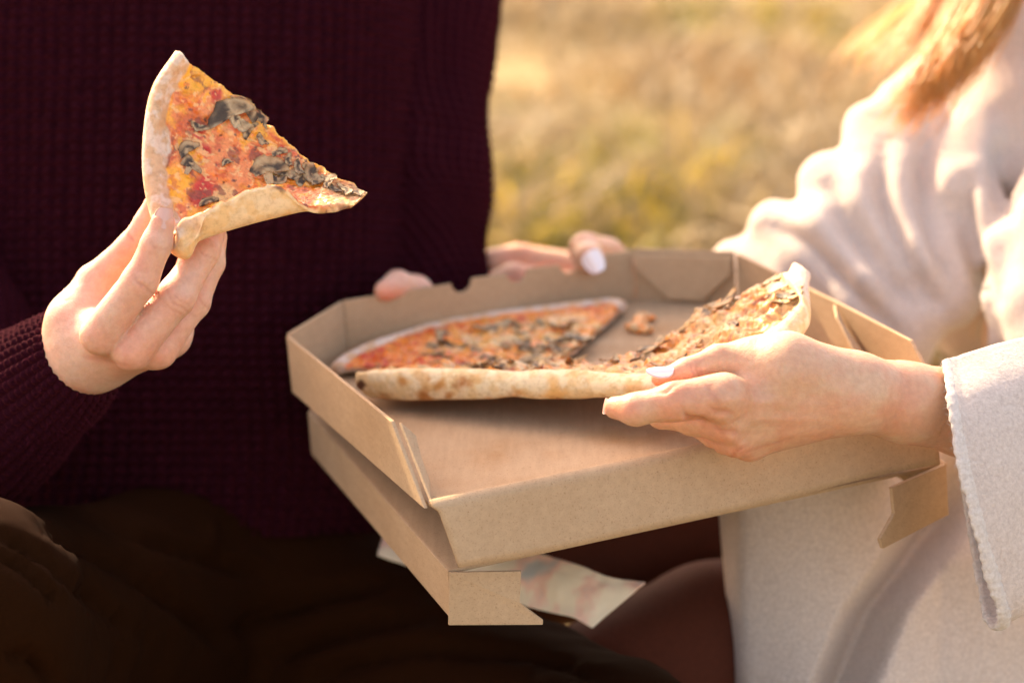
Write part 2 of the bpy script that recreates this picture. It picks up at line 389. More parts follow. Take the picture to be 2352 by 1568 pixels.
# the lid, turned underneath
LH = .031; LD = .323; LC = .045
panel('lid_panel', [(0, 0, 0), (LW, 0, 0), (LW, LD-LC, 0), (LW-LC, LD, 0), (LC, LD, 0), (0, LD-LC, 0)], L)
panel('lid_side_wall', [(-.0006, 0, -.0002), (-.0006, LD-LC, -.0002), (-.0006, LD-LC, -LH), (-.0006, 0, -LH)], L)
panel('lid_side_wall', [(LW+.0006, 0, -.0002), (LW+.0006, LD-LC, -.0002), (LW+.0006, LD-LC, -LH), (LW+.0006, 0, -LH)], L)
panel('lid_corner_wall', [(0, LD-LC+.001, 0), (LC, LD+.001, 0), (LC, LD+.001, -LH), (0, LD-LC+.001, -LH)], L)
panel('lid_back_wall', [(LC, LD, 0), (LW-LC, LD, 0), (LW-LC, LD, -LH), (LC, LD, -LH)], L)
f1 = [(1031, 1311, 1.3945), (1196, 1308, 1.405), (1194, 1330, 1.406), (1190, 1382, 1.407), (1246, 1420, 1.414), (1245, 1431, 1.414), (1029, 1432, 1.403)]
panel('lid_dust_flap', [P(*q) for q in f1], None, bev=.0005)
f2 = [(2166, 1064, 1.499), (2172, 1180, 1.507), (2021, 1258, 1.455), (2014, 1236, 1.452), (2049, 1178, 1.460), (2043, 1122, 1.455), (2040, 1118, 1.453)]
panel('lid_dust_flap', [P(*q) for q in f2], None, bev=.0005)
panel('lid_inner_flap', [P(*q) for q in [(2163, 1062, 1.503), (2063, 1078, 1.506), (2088, 1100, 1.506), (2110, 1098, 1.503)]], None, bev=.0003, thick=.0015)

# ------------------------------------------------------------------ pizza
CR_D = np.array([.62, .39, .225]); FLOUR = np.array([.70, .55, .44]); CHEESE = np.array([.80, .225, .012]); YEL = np.array([.90, .41, .022])
RED = np.array([.52, .028, .006]); PEACH = np.array([.80, .26, .075]); CREAM = np.array([.66, .44, .20]); CHAR = np.array([.13, .045, .02]); TOAST = np.array([.55, .25, .08])
def slab(name, tk, sk, table, flip, nt_, ns_, tm, tcr, Rcr, th, colf, parent, relief=.0012, wob=.0025, widen=None, rimR=None):
    """pizza slice: table of keyed points (t = rim to tip, s = across). Returns the evaluator used to seat toppings"""
    table = np.array(table, float)
    tt = np.concatenate([tm*(1-np.cos(np.linspace(0, math.pi/2, 16))), np.linspace(tm, 1, nt_)[1:]]); sv = np.linspace(0, 1, ns_)
    rows = crv(tk, table, tt); G = np.stack([crv(sk, r, sv) for r in rows])
    Nn = normals(G)*(-1 if flip else 1)
    for k_ in range(3):                               # soften normals a little
        Nn[1:-1] = (Nn[:-2]+2*Nn[1:-1]+Nn[2:])/4; Nn[:, 1:-1] = (Nn[:, :-2]+2*Nn[:, 1:-1]+Nn[:, 2:])/4
    Nn /= np.linalg.norm(Nn, axis=-1, keepdims=True)
    T = tt[:, None]*np.ones_like(sv); S = sv*np.ones_like(tt)[:, None]; T0 = T
    if widen: T = T/widen(S)
    Rcr = Rcr*(rimR(S) if rimR else 1)
    lump = .74+.52*fbm(G, .03, 3, 3)
    ht = np.where(T < tm, Rcr*lump*np.sqrt(np.clip(1-((T-tm)/tm)**2, 0, 1)), th+(Rcr*lump-th)*(1-ss(tm, tcr, T)))
    tip = np.clip((1-T0)*14+.15, 0, 1); rr = ss(tcr-.02, tcr+.04, T)
    rel = relief*((fbm(G, .011, 9)-.5)*3.2+(fbm(G, .0035, 19)-.5)*1.6)*rr+.0006*(fbm(G, .006, 23)-.5)*2*(1-rr)*(T > .01)
    # ragged cut edges
    edge = np.minimum(S, 1-S); jag = ((fbm(G, .006, 41)-.5)*wob*2)*ss(.10, 0, edge)
    ds = np.gradient(G, axis=1); ds /= np.maximum(np.linalg.norm(ds, axis=-1, keepdims=True), 1e-9)
    G2 = G+ds*jag[..., None]
    rnd = np.sqrt(np.clip(1-(1-np.clip(edge/.018, 0, 1))**2, .12, 1))
    top = G2+Nn*(ht*.9*rnd*np.maximum(tip, .4)+rel)[..., None]; bot = G2-Nn*(ht*rnd*tip)[..., None]
    ct = colf(T, S, top, True); cb = colf(T, S, bot, False)
    A = np.arange(T.size).reshape(T.shape); O = T.size
    F = grid_faces(*T.shape)
    if not flip: F1, F2 = F[:, ::-1]*1, F*1+O
    else: F1, F2 = F*1, F[:, ::-1]*1+O
    E = []
    for e in (A[-1][::-1], A[:, 0][::-1], A[:, -1]):
        q = np.stack([e[:-1], e[1:], e[1:]+O, e[:-1]+O], 1); E.append(q if flip else q[:, ::-1])
    V = np.concatenate([top.reshape(-1, 3), bot.reshape(-1, 3)]); C = np.concatenate([ct.reshape(-1, 3), cb.reshape(-1, 3)])
    # split: topping sheet is the upper skin beyond the rim, the rest is bread
    fc = np.concatenate([F1, F2]+E); fc = np.where((fc >= O) & (fc < O+ns_), fc-O, fc); V = np.array(V)
    tmean = np.concatenate([T.reshape(-1)[F].mean(1), np.zeros(len(F2)+sum(len(e) for e in E))])
    bl = tcr-.045+.05*fbm(V[fc[:, 0]], .012, 88, 2)
    is_top = tmean > bl
    def sub(m):
        f = fc[m]; u, inv = np.unique(f, return_inverse=True); return V[u], inv.reshape(f.shape), C[u]
    v, f, c_ = sub(~is_top); mk('crust', v, [f], DOUGH, parent, c_)
    v, f, c_ = sub(is_top); mk('topping', v, [f], TOPPING, parent, c_)
    def ev(t, s):
        i = int(np.argmin(abs(tt-t))); j = int(round(s*(ns_-1))); return top[i, j], Nn[i, j]
    ev.px = PX(top); ev.top = top; ev.N = Nn; ev.T = T
    return ev
def seat(ev, X, Y):
    d = (ev.px[0]-X)**2+(ev.px[1]-Y)**2+(ev.T < .05)*1e4; i = np.unravel_index(np.argmin(d), d.shape); return ev.top[i], ev.N[i]
def mushroom(parent, pos, nrm, ang, size, bend=.3, stem=True, tone=0., lift=.0012, thick=.0010, name='mushroom_slice', arch=1.0, warm_=.0):
    """slice through a mushroom: cap, dark gill band, stem; curled and seated along nrm"""
    nrm = nrm/np.linalg.norm(nrm); ref = np.array([0, 0, 1.]) if abs(nrm[2]) < .9 else np.array([1., 0, 0])
    u = np.cross(ref, nrm); u /= np.linalg.norm(u); v = np.cross(nrm, u)
    e1 = u*math.cos(ang)+v*math.sin(ang); e2 = -u*math.sin(ang)+v*math.cos(ang)
    nu, nv = 15, 8; th_ = np.linspace(-.15, math.pi+.15, nu)[:, None]; rr_ = np.linspace(.08, 1, nv)[None]
    o3 = RNG.random(3)*50; q3 = np.stack([np.cos(th_)*rr_, np.sin(th_)*rr_, 0*th_*rr_], -1)
    wob_ = 1+(fbm(q3*.9+o3, .8, 5, 3)-.5)*1.3*rr_
    x = np.cos(th_)*rr_*wob_; y = np.sin(th_)*(rr_*.85)*arch*wob_-.15
    x = x+(random.random()-.5)*.6*y; h = bend*(x**2)*.5+bend*.5*np.sin(y*3+random.random()*3)*.3+(fbm(q3+o3, .55, 9, 2)-.5)*.8*bend
    n4 = fbm(q3+o3+9, .5, 15, 3); n5 = fbm(q3+o3+20, .22, 25, 2)
    gill = np.exp(-((rr_+0*th_-.5)/.18)**2)*ss(.30, .50, n4)*(.8+.6*tone)+ss(.93, 1., rr_+0*th_)*.35*n4*2+ss(.57, .66, n4)*.9
    tw = random.random()*warm_; base = (np.array([.62, .45, .25])*(1-tw)+np.array([.50, .26, .07])*tw)*(1-.35*tone)
    c = mixc(np.tile(base, (nu, nv, 1)), base*np.array([.62, .52, .42]), ss(.45, .65, n5)*.8)
    c = mixc(c, (.030, .016, .007), np.clip(gill, 0, 1)*.95)
    def place(x, y, h): return pos+(x[..., None]*e1+y[..., None]*e2)*size+nrm*(h*size*.5+lift)[..., None]
    parts = []
    for side in (1, -1):
        g = place(x, y, h)+nrm*(thick/2*side*np.ones((nu, nv)))[..., None]; parts.append(g.reshape(-1, 3))
    A = np.arange(nu*nv).reshape(nu, nv); O = nu*nv; F = grid_faces(nu, nv); Fs = [F, F[:, ::-1]+O]
    for e in (A[0], A[-1][::-1], A[:, 0][::-1], A[:, -1]): Fs.append(np.stack([e[:-1], e[1:], e[1:]+O, e[:-1]+O], 1)[:, ::-1])
    pieces = [(np.concatenate(parts), [np.concatenate(Fs)], np.concatenate([c.reshape(-1, 3)]*2))]
    if stem:
        y2 = np.linspace(.3, -.75, 7)[:, None]; x2 = np.linspace(-1, 1, 5)[None]*(.20+.05*np.cos(y2*3))
        g = [place(x2, y2+0*x2, bend*.2*(y2**2)+0*x2)+nrm*((thick*.4*s_)*np.ones((7, 5)))[..., None] for s_ in (1, -1)]
        A = np.arange(35).reshape(7, 5); F = grid_faces(7, 5)[:, ::-1]; Fs = [F, F[:, ::-1]+35]
        for e in (A[0], A[-1][::-1], A[:, 0][::-1], A[:, -1]): Fs.append(np.stack([e[:-1], e[1:], e[1:]+35, e[:-1]+35], 1))
        pieces.append((np.concatenate([q.reshape(-1, 3) for q in g]), [np.concatenate(Fs)], np.tile(base*1.05, (70, 1))))
    V, F, C_ = joinp(pieces)
    return mk(name, V, F, MUSH, parent, C_)

# --- the slice held up by the man
hs = thing('pizza_slice', 'drooping triangular pizza slice held up in mid air by the hand at the left', 'pizza slice', P(560, 400, 1.43))
tabH = []
Hrows = [
 [(402, 118, 1.440), (352, 195, 1.438), (330, 295, 1.434), (328, 410, 1.430), (348, 505, 1.424), (372, 556, 1.414), (392, 574, 1.402), (412, 548, 1.392)],
 [(440, 148, 1.443), (398, 215, 1.442), (386, 300, 1.438), (390, 400, 1.433), (406, 485, 1.428), (428, 530, 1.416), (448, 548, 1.402), (468, 492, 1.390)],
 [(550, 228, 1.446), (512, 290, 1.444), (495, 350, 1.440), (495, 410, 1.436), (512, 465, 1.430), (538, 500, 1.418), (556, 512, 1.403), (560, 444, 1.392)],
 [(662, 330, 1.446), (640, 362, 1.443), (622, 395, 1.440), (612, 425, 1.436), (618, 452, 1.430), (636, 476, 1.420), (650, 488, 1.404), (632, 424, 1.394)],
 [(760, 402, 1.442), (742, 418, 1.440), (728, 434, 1.437), (720, 448, 1.430), (716, 460, 1.422), (716, 468, 1.414), (718, 475, 1.406), (722, 481, 1.398)],
 [(846, 440, 1.436), (838, 449, 1.434), (830, 457, 1.431), (822, 464, 1.428), (816, 469, 1.424), (811, 473, 1.421), (807, 476, 1.418), (802, 473, 1.414)]]
tabH = [[P(*q) for q in r] for r in Hrows]
def blot(X, Y, lst, c, nz):
    for x, y, r, cc, soft in lst:
        d = np.hypot(X-x, Y-y)+(nz-.5)*r*1.3; c = mixc(c, cc, ss(r, r*soft, d))
    return c
def colH(T, S, G, up):
    X, Y = PX(G); n1 = fbm(G, .012, 51); n2 = fbm(G, .005, 61); n3 = fbm(G, .003, 71, 3)
    dough = np.tile(CR_D, T.shape+(1,)); dough = mixc(dough, FLOUR, ss(.42, .6, n2)*.8); dough = mixc(dough, TOAST, ss(.62, .72, n1)*.5)
    if not up:
        dough = mixc(np.tile(np.array([.80, .56, .32]), T.shape+(1,)), TOAST, ss(.5, .68, n1)*.7); dough = mixc(dough, CHAR, ss(.56, .68, n1)*.8*ss(.3, .6, T)); dough = mixc(dough, (.78, .45, .16), ss(.45, .6, n2)*.5); return dough
    G3 = G+(n1-.5)[..., None]*.020*np.array([1, .3, -1]); nw = fbm(G3, .0075, 91, 3); nv_ = fbm(G3*np.array([1, 1, 2.2]), .005, 95, 3)
    c = np.tile(CHEESE, T.shape+(1,)); c = mixc(c, PEACH, ss(.44, .54, n1)*.85); c = mixc(c, (.62, .10, .012), ss(.54, .60, nw)*.75); c = mixc(c, YEL, ss(.44, .36, nw)*.8)
    c = blot(X, Y, [(450, 180, 50, YEL, .3), (400, 420, 60, YEL, .4), (430, 290, 45, (.62, .13, .02), .4), (475, 250, 22, PEACH, .4), (520, 262, 40, PEACH, .4), (500, 340, 58, PEACH, .6), (470, 345, 20, RED, .3),
        (455, 300, 22, RED, .4), (495, 218, 20, RED, .3), (470, 430, 32, RED, .4), (455, 455, 30, RED, .3), (650, 345, 22, RED, .3), (600, 380, 26, YEL, .3), (550, 400, 40, PEACH, .5), (520, 450, 30, (.8, .42, .14), .4)], c, n2)
    c = mixc(c, (.88, .52, .20), ss(.60, .64, nv_)*.7); c = mixc(c, RED*.9, ss(.60, .68, n2)*.45); c = mixc(c, (.22, .05, .02), ss(.66, .70, nw)*.7); c = mixc(c, YEL, (ss(.04, .01, S)*.9)*ss(.3, .5, n3)); c = mixc(c, CREAM, ss(.80, .95, T)*.6)
    c = mixc(c, CHAR, ss(.70, .76, n3)*.9)
    rim = ss(.165, .145, T+.05*(n1-.5)*2); return mixc(c, dough, 0+rim) if False else c*(1-rim[..., None])+dough*rim[..., None]
evH = slab('slice', [0, .15, .4, .62, .82, 1], [0, .14, .3, .46, .6, .72, .82, 1], tabH, True, 190, 230, .06, .17, .0085, .0022, colH, hs, .0020, .0026)
for X, Y, a, s_, bd_, st in [(532, 262, .4, .0095, .9, True), (562, 245, -.9, .0085, 1.2, False), (552, 275, 2.4, .006, .5, False), (458, 290, 2.8, .0048, .8, False), (432, 347, .6, .0055, .6, False), (436, 382, -.5, .0062, .4, True),
                          (612, 392, .2, .0098, .5, True), (660, 405, -.4, .0075, .9, False), (700, 412, .9, .006, .9, False), (727, 402, 2.1, .007, .9, False), (742, 418, .3, .0055, .9, False), (480, 468, .4, .005, .7, False), (690, 388, 1.9, .0042, .6, False),
                          (598, 268, -.8, .006, .5, True), (790, 440, .5, .0042, .7, False), (817, 448, 1.2, .0040, .8, False), (640, 412, 3.0, .005, .9, False), (575, 300, .9, .0045, .4, False), (602, 320, 2.2, .0035, .4, False), (640, 352, .3, .004, .5, False), (668, 370, 1.6, .0035, .4, False), (712, 388, 2.6, .0045, .5, False), (755, 425, 1.1, .004, .5, False), (770, 436, 2.4, .004, .6, False), (520, 375, .4, .003, .3, False)]:
    p_, n_ = seat(evH, X, Y); mushroom(hs, p_, n_, a, s_*1.25, bd_*.6, st, .3+random.random()*.7, .0008, warm_=.45)

# --- the slices lying in the tray, at the back left
ps = thing('pizza_slice', 'pizza slice lying flat at the back left of the open box', 'pizza slice', B(.12, .2, .005))
def bl(X, Y, h): q = BF(X, Y, h); return B(*q)
outer = [(757, 846), (800, 816), (900, 778), (1020, 745), (1150, 722), (1290, 706), (1405, 694), (1440, 700)]
cen = (1262, 852)
front = [(770, 858), (840, 838), (930, 818), (1040, 792), (1160, 768), (1270, 748), (1370, 738), (1405, 728)]
tabA = []
for f in (0, .1, .3, .6, 1.0):
    row = []
    for (x, y) in outer:
        g = min(f, .985); row.append(bl(x+(cen[0]-x)*g, y+(cen[1]-y)*g, .0075-.002*f))
    tabA.append(row)
def colA(T, S, G, up):
    n1 = fbm(G, .014, 151); n2 = fbm(G, .006, 161); n3 = fbm(G, .003, 171, 3)
    dough = mixc(np.tile(FLOUR*.95, T.shape+(1,)), CR_D, ss(.4, .6, n2)); dough = mixc(dough, TOAST, ss(.6, .7, n1)*.6)
    if not up: return dough
    c = np.tile(CREAM, T.shape+(1,)); c = mixc(c, CHEESE, ss(.46, .58, n1)*.8); c = mixc(c, YEL*.9, ss(.46, .38, n2)*.6); c = mixc(c, RED, ss(.62, .68, n2)*.5)
    lf = ss(.42, .05, S)*ss(.95, .5, T)+ss(.35, .12, T)*.8; c = mixc(c, (.78, .20, .03), np.clip(lf, 0, 1)*.85); c = mixc(c, RED, np.clip(lf, 0, 1)*ss(.5, .6, n2)*.8)
    c = mixc(c, YEL, ss(.58, .66, n3)*.6); c = mixc(c, CHAR, ss(.68, .75, n3)*.85)
    rim = ss(.085, .065, T+.03*(n1-.5)*2); return c*(1-rim[..., None])+dough*rim[..., None]
evA = slab('slice', [0, .1, .3, .6, 1], np.linspace(0, 1, 8), tabA, False, 120, 200, .03, .085, .0048, .003, colA, ps, .0032, .003)
for k_ in range(40):
    t = .22+.72*random.random(); s_ = .12+.84*random.random()
    p_, n_ = evA(t, s_); mushroom(ps, p_, n_, random.random()*6.28, .0055+.0065*random.random(), random.random()*1.4, random.random() < .4, random.random()*.7, -.0004+.0012*random.random(), warm_=.9)

# --- the portion the woman lifts
pw = thing('pizza_slice', 'pizza slice with long pale crust being lifted from the box by the hand at right', 'pizza slice', P(1400, 880, 1.45))
o_ = [(818, 889, 1.548), (900, 889, 1.528), (1050, 888, 1.502), (1200, 889, 1.480), (1350, 890, 1.458), (1500, 895, 1.430), (1650, 885, 1.424), (1780, 815, 1.440), (1852, 742, 1.465), (1860, 688, 1.485), (1850, 642, 1.505)]
i_ = [(860, 874, 1.572), (930, 866, 1.585), (1060, 862, 1.59), (1190, 856, 1.59), (1300, 850, 1.588), (1420, 836, 1.575), (1540, 776, 1.56), (1640, 705, 1.55), (1720, 672, 1.54), (1785, 652, 1.535), (1830, 630, 1.53)]
o_ = np.array([P(*q) for q in o_]); i_ = np.array([P(*q) for q in i_])
upv = c2w([0, 0, 1])-c2w([0, 0, 0])
tabB = []
for f in (0, .16, .32, .6, 1.0):
    row = o_*(1-f)+i_*f; sag = (.0035*math.sin(min(f/.32, 1)*math.pi/2)+.0)*0
    tabB.append(row+upv*(.006*math.sin(f*math.pi)))
def colB(T, S, G, up):
    X, Y = PX(G)
    n1 = fbm(G, .014, 251); n2 = fbm(G, .006, 261); n3 = fbm(G, .003, 271, 3)
    dough = mixc(np.tile(np.array([.74, .53, .27]), T.shape+(1,)), (.80, .65, .42), ss(.4, .6, n2)*.8)
    dough = mixc(dough, (.62, .32, .09), ss(.58, .66, n1)*.6)
    dough = blot(X, Y, [(1062, 882, 24, (.46, .17, .035), .05), (1010, 884, 26, (.55, .25, .06), .05), (975, 914, 30, (.44, .17, .035), .05), (1030, 912, 18, (.50, .2, .04), .05), (925, 873, 16, (.55, .25, .06), .05), (1180, 915, 34, (.58, .28, .08), .05), (828, 884, 14, CHAR, .3), (1270, 905, 40, (.74, .42, .14), .3), (985, 870, 8, (.6, .3, .1), .3), (880, 925, 26, (.55, .27, .09), .2), (1120, 922, 20, (.6, .3, .1), .2)], dough, n2)
    dough = mixc(dough, (.36, .13, .03), ss(.030, .058, T)*(0 if up else 1)*(.45+.55*ss(.35, .5, n2))); dough = mixc(dough, (.42, .16, .04), (0 if up else 1)*ss(.012, .03, T)*ss(.60, .66, n1))
    dough = mixc(dough, FLOUR, ss(.84, .9, S)*.8)
    if not up:
        dough = mixc(dough, TOAST, ss(.12, .2, T)*.6); dough = mixc(dough, CHAR, ss(.10, .12, T)*ss(.16, .14, T)*.6)
        return dough
    c = np.tile(np.array([.62, .38, .14]), T.shape+(1,)); c = mixc(c, CHEESE*np.array([1, 1.15, 1.3]), ss(.45, .56, n1)*.75); c = mixc(c, (.34, .14, .04), ss(.56, .62, n2)*.6); c = mixc(c, RED, ss(.66, .72, n2)*.5)
    c = mixc(c, (.74, .50, .17), ss(.80, .9, S)*.8); c = mixc(c, CHAR*2, ss(.66, .74, n3)*.8)
    rim = ss(.20, .165, T+.05*(n1-.5)*2+.03*ss(.8, .9, S)); return c*(1-rim[..., None])+dough*rim[..., None]
evB = slab('slice', [0, .16, .32, .6, 1], np.linspace(0, 1, 11), tabB, True, 110, 300, .085, .2, .0094, .0028, colB, pw, .0040, .003, lambda S: 1+3.2*ss(.82, .90, S), lambda S: 1+.18*np.exp(-((S-.13)/.09)**2)-.12*np.exp(-((S-.5)/.1)**2)-.1*ss(.8, .9, S))
for k_ in range(62):
    t = .28+.70*random.random(); s_ = .22+.70*random.random()
    if s_ > .86: continue
    p_, n_ = evB(t, s_); mushroom(pw, p_, n_, random.random()*6.28, .0055+.0075*random.random()**1.5, .3+random.random()*1.1, random.random() < .4, random.random()*.55, -.0006+.0016*random.random(), warm_=1.0)

# --- crumb of topping on the tray floor
cr = thing('pizza_crumb', 'small fallen crumb of cheese and crust on the bare floor of the box', 'crumb', B(.2, .25, .002))
cq = BF(1470, 742, .003)
bits = []
for k_, (dx, dy, r) in enumerate([(0, 0, .0055), (-.006, -.010, .006), (.004, .008, .005), (.008, .014, .005), (-.009, -.004, .004), (-.003, -.017, .0045), (.012, .008, .003)]):
    th_, ph_ = np.meshgrid(np.linspace(0, math.pi, 14), np.linspace(0, 2*math.pi, 20, endpoint=False), indexing='ij')
    d = np.stack([np.sin(th_)*np.cos(ph_), np.sin(th_)*np.sin(ph_), np.cos(th_)*.6], -1)
    d = d*(r*(.6+.9*fbm(d+k_*3, .5, 7)))[..., None]; q = d+np.array([cq[0]+dx, cq[1]+dy, .003])
    g = c2w(q@BR.T+BO); nz = fbm(g, .003, 5)
    c_ = mixc(np.tile(CHEESE*1.0, nz.shape+(1,)), CREAM, ss(.4, .6, nz)); c_ = mixc(c_, TOAST*.7, ss(.6, .7, nz))
    bits.append((g.reshape(-1, 3), [grid_faces(14, 20, True)], c_.reshape(-1, 3)))
V, F, C_ = joinp(bits); mk('cheese_lump', V, F, TOPPING, cr, C_)

# ------------------------------------------------------------------ people
def skin_piece(fingers, palm, h, kf, kp, kmerge, creases, reds, base, seed, extra=None):
    def fn(p):
        D = None
        for c in palm:
            d = chain(p, c, kp); D = d if D is None else smin(D, d, kp)
        out = D
        for c in fingers:
            d = smin(chain(p, c, kf), D, kmerge); out = d if out is D else smin(out, d, .0012)
        if extra: out = extra(p, out)
        return out
    lo, hi = bounds(fingers+palm, .008)
    V, F, gr = nets(fn, lo, hi, h)
    X, Y = PX(V); c2 = w2c(V)
    view = gr@((P(1176, 784, 0)-P(1176, 784, 1))/1.0)      # >0 faces the viewer side
    disp = np.zeros(len(V)); dark = np.zeros(len(V))
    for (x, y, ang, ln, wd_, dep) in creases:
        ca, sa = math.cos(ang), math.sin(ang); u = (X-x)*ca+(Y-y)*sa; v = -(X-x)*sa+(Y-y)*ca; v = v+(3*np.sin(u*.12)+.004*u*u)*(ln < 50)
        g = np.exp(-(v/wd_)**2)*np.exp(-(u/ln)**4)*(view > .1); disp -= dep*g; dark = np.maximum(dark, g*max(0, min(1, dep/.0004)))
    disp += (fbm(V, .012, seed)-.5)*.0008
    V = V+gr*disp[:, None]
    n1 = fbm(V, .02, seed+5)
    c = np.tile(np.array(base), (len(V), 1)); c = mixc(c, np.array(base)*(1.0, .80, .74), ss(.45, .65, n1)*.5)
    for (x, y, r, s_) in reds: c = mixc(c, np.array([.68, .27, .16]), np.exp(-((X-x)**2+(Y-y)**2)/r**2)*s_)
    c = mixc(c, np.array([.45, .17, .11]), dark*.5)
    return V, [F], c
def nail(parent, pos, nrm, axis, ln, wd_, mat, curve=1.0, point=.3, name='fingernail'):
    nrm = nrm/np.linalg.norm(nrm); axis = axis-nrm*(axis@nrm); axis /= np.linalg.norm(axis); side = np.cross(axis, nrm)
    a, b_ = np.linspace(-1, 1, 19)[:, None], np.linspace(-1, 1, 13)[None]
    wv = np.where(a > 0, np.sqrt(np.clip(1-(a*(.80+.2*point))**2.4, .0, 1))*(1-point*.35*a), np.sqrt(np.clip(1-(np.abs(a))**4, 0, 1))*.97+.03)
    x = a*ln/2+0*b_; y = b_*wv*wd_/2; z = -curve*(y**2)/(wd_*.5)*.9-(x/ln)**2*.0012
    G = pos+x[..., None]*axis+y[..., None]*side+z[..., None]*nrm
    V = np.concatenate([(G+nrm*.0005).reshape(-1, 3), (G-nrm*.0004).reshape(-1, 3)]); O = 19*13; A = np.arange(O).reshape(19, 13)
    F = [grid_faces(19, 13), grid_faces(19, 13)[:, ::-1]+O]
    for e in (A[0], A[-1][::-1], A[:, 0][::-1], A[:, -1]): F.append(np.stack([e[:-1], e[1:], e[1:]+O, e[:-1]+O], 1)[:, ::-1])
    return mk(name, V, [np.concatenate(F)], mat, parent)
SKB = (.66, .43, .32); SKW = (.60, .375, .24)
man = thing('person', 'person in a maroon knitted jumper and dark brown trousers holding up a pizza slice', 'person', P(480, 1500, 1.85))
woman = thing('person', 'person with long blonde hair and beige wool coat reaching into the pizza box', 'person', P(2150, 1500, 1.85))

# --- man's right hand and his left thumb on the box edge (one skin mesh)
mh_f = [
 [(228, 770, 1.412, 46), (322, 645, 1.398, 40), (360, 560, 1.394, 34), (374, 511, 1.392, 28)],                       # forefinger, in front of the crust
 [(303, 808, 1.414, 44), (404, 682, 1.412, 43), (466, 580, 1.425, 36), (490, 530, 1.436, 30)],                      # middle
 [(366, 806, 1.432, 38), (446, 694, 1.442, 35), (484, 605, 1.450, 30), (496, 545, 1.455, 26)],                      # ring
 [(400, 772, 1.455, 33), (420, 690, 1.478, 28), (432, 610, 1.480, 24), (452, 550, 1.478, 21)],                      # little
 [(172, 735, 1.455, 50), (218, 650, 1.462, 43), (298, 568, 1.452, 31), (338, 508, 1.448, 27), (352, 470, 1.446, 23)]]  # thumb, behind
mh_p = [[(205, 790, 1.462, 88), (245, 765, 1.432, 50)], [(215, 795, 1.458, 86), (303, 800, 1.430, 46)], [(215, 795, 1.462, 84), (362, 795, 1.446, 44)],
        [(215, 790, 1.468, 80), (396, 770, 1.462, 38)], [(205, 790, 1.462, 84), (172, 735, 1.458, 56)], [(212, 792, 1.465, 86), (60, 905, 1.53, 84)]]
crM = [(326, 655, .75, 34, 3, .0005), (334, 664, .72, 26, 2.4, .0003), (316, 646, .8, 24, 2.4, .0003), (408, 700, .70, 34, 3, .0005), (416, 690, .72, 28, 2.5, .0003), (400, 712, .7, 26, 2.5, .0003),
       (478, 588, .6, 24, 2.6, .0004), (366, 570, .35, 18, 2.2, .0003), (300, 545, 1.2, 12, 3, .0006), (250, 830, .2, 60, 5, .0004), (470, 700, 1.0, 22, 2.6, .0004)]
rdM = [(225, 770, 45, .35), (300, 812, 42, .6), (372, 822, 34, .45), (330, 650, 40, .30), (405, 690, 45, .30), (368, 505, 26, .35), (490, 540, 30, .3), (300, 600, 40, .3), (425, 790, 30, .3)]
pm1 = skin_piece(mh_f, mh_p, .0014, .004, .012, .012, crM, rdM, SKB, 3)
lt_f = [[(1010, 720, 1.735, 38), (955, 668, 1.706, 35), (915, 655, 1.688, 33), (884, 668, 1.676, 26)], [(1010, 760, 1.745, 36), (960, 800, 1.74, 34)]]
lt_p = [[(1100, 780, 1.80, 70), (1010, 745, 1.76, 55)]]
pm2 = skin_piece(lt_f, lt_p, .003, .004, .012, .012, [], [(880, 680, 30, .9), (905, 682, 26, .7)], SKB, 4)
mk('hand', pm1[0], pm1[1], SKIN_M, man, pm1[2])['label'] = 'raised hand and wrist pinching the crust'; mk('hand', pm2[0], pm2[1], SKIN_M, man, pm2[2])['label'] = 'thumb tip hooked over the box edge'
vd = P(1176, 784, 0)-P(1176, 784, 1)
def tipn(X, Y, d): return P(X, Y, d)
ax = P(376, 480, 1.39)-P(366, 540, 1.392)
nail(man, P(383, 503, 1.392)+vd*RR(26, 1.39)*.93, vd*.93+(P(1, 0, 1.4)-P(0, 0, 1.4))/RR(1, 1.4)*.35, ax, .0125, .0115, NAIL_M, .9, .1)

# --- woman's right hand, forearm; left hand behind the box (one skin mesh)
wh_f = [
 [(1745, 828, 1.398, 56), (1650, 825, 1.392, 33), (1578, 851, 1.386, 28), (1514, 868, 1.384, 19)],                    # thumb on top
 [(1662, 908, 1.370, 54), (1552, 922, 1.364, 44), (1460, 940, 1.368, 36), (1414, 936, 1.378, 27)],                   # forefinger
 [(1668, 968, 1.382, 44), (1590, 962, 1.392, 36), (1520, 952, 1.405, 30), (1470, 930, 1.42, 24)],                    # middle, beneath
 [(1690, 1006, 1.392, 38), (1640, 995, 1.405, 31), (1570, 960, 1.418, 26)],                                          # ring
 [(1720, 1022, 1.402, 32), (1665, 1015, 1.414, 26), (1610, 975, 1.425, 22)]]                                          # little
wh_p = [[(1960, 898, 1.405, 86), (1800, 848, 1.390, 80), (1735, 838, 1.392, 52)], [(1940, 905, 1.400, 56), (1660, 925, 1.378, 46)], [(1950, 915, 1.400, 54), (1672, 965, 1.386, 42)],
        [(1960, 925, 1.400, 52), (1695, 1004, 1.394, 38)], [(1970, 930, 1.405, 50), (1725, 1018, 1.404, 31)],
        [(1960, 900, 1.408, 84), (2080, 924, 1.425, 86), (2230, 948, 1.445, 98), (2420, 975, 1.48, 115)], [(1800, 880, 1.395, 74), (1820, 930, 1.395, 64)]]
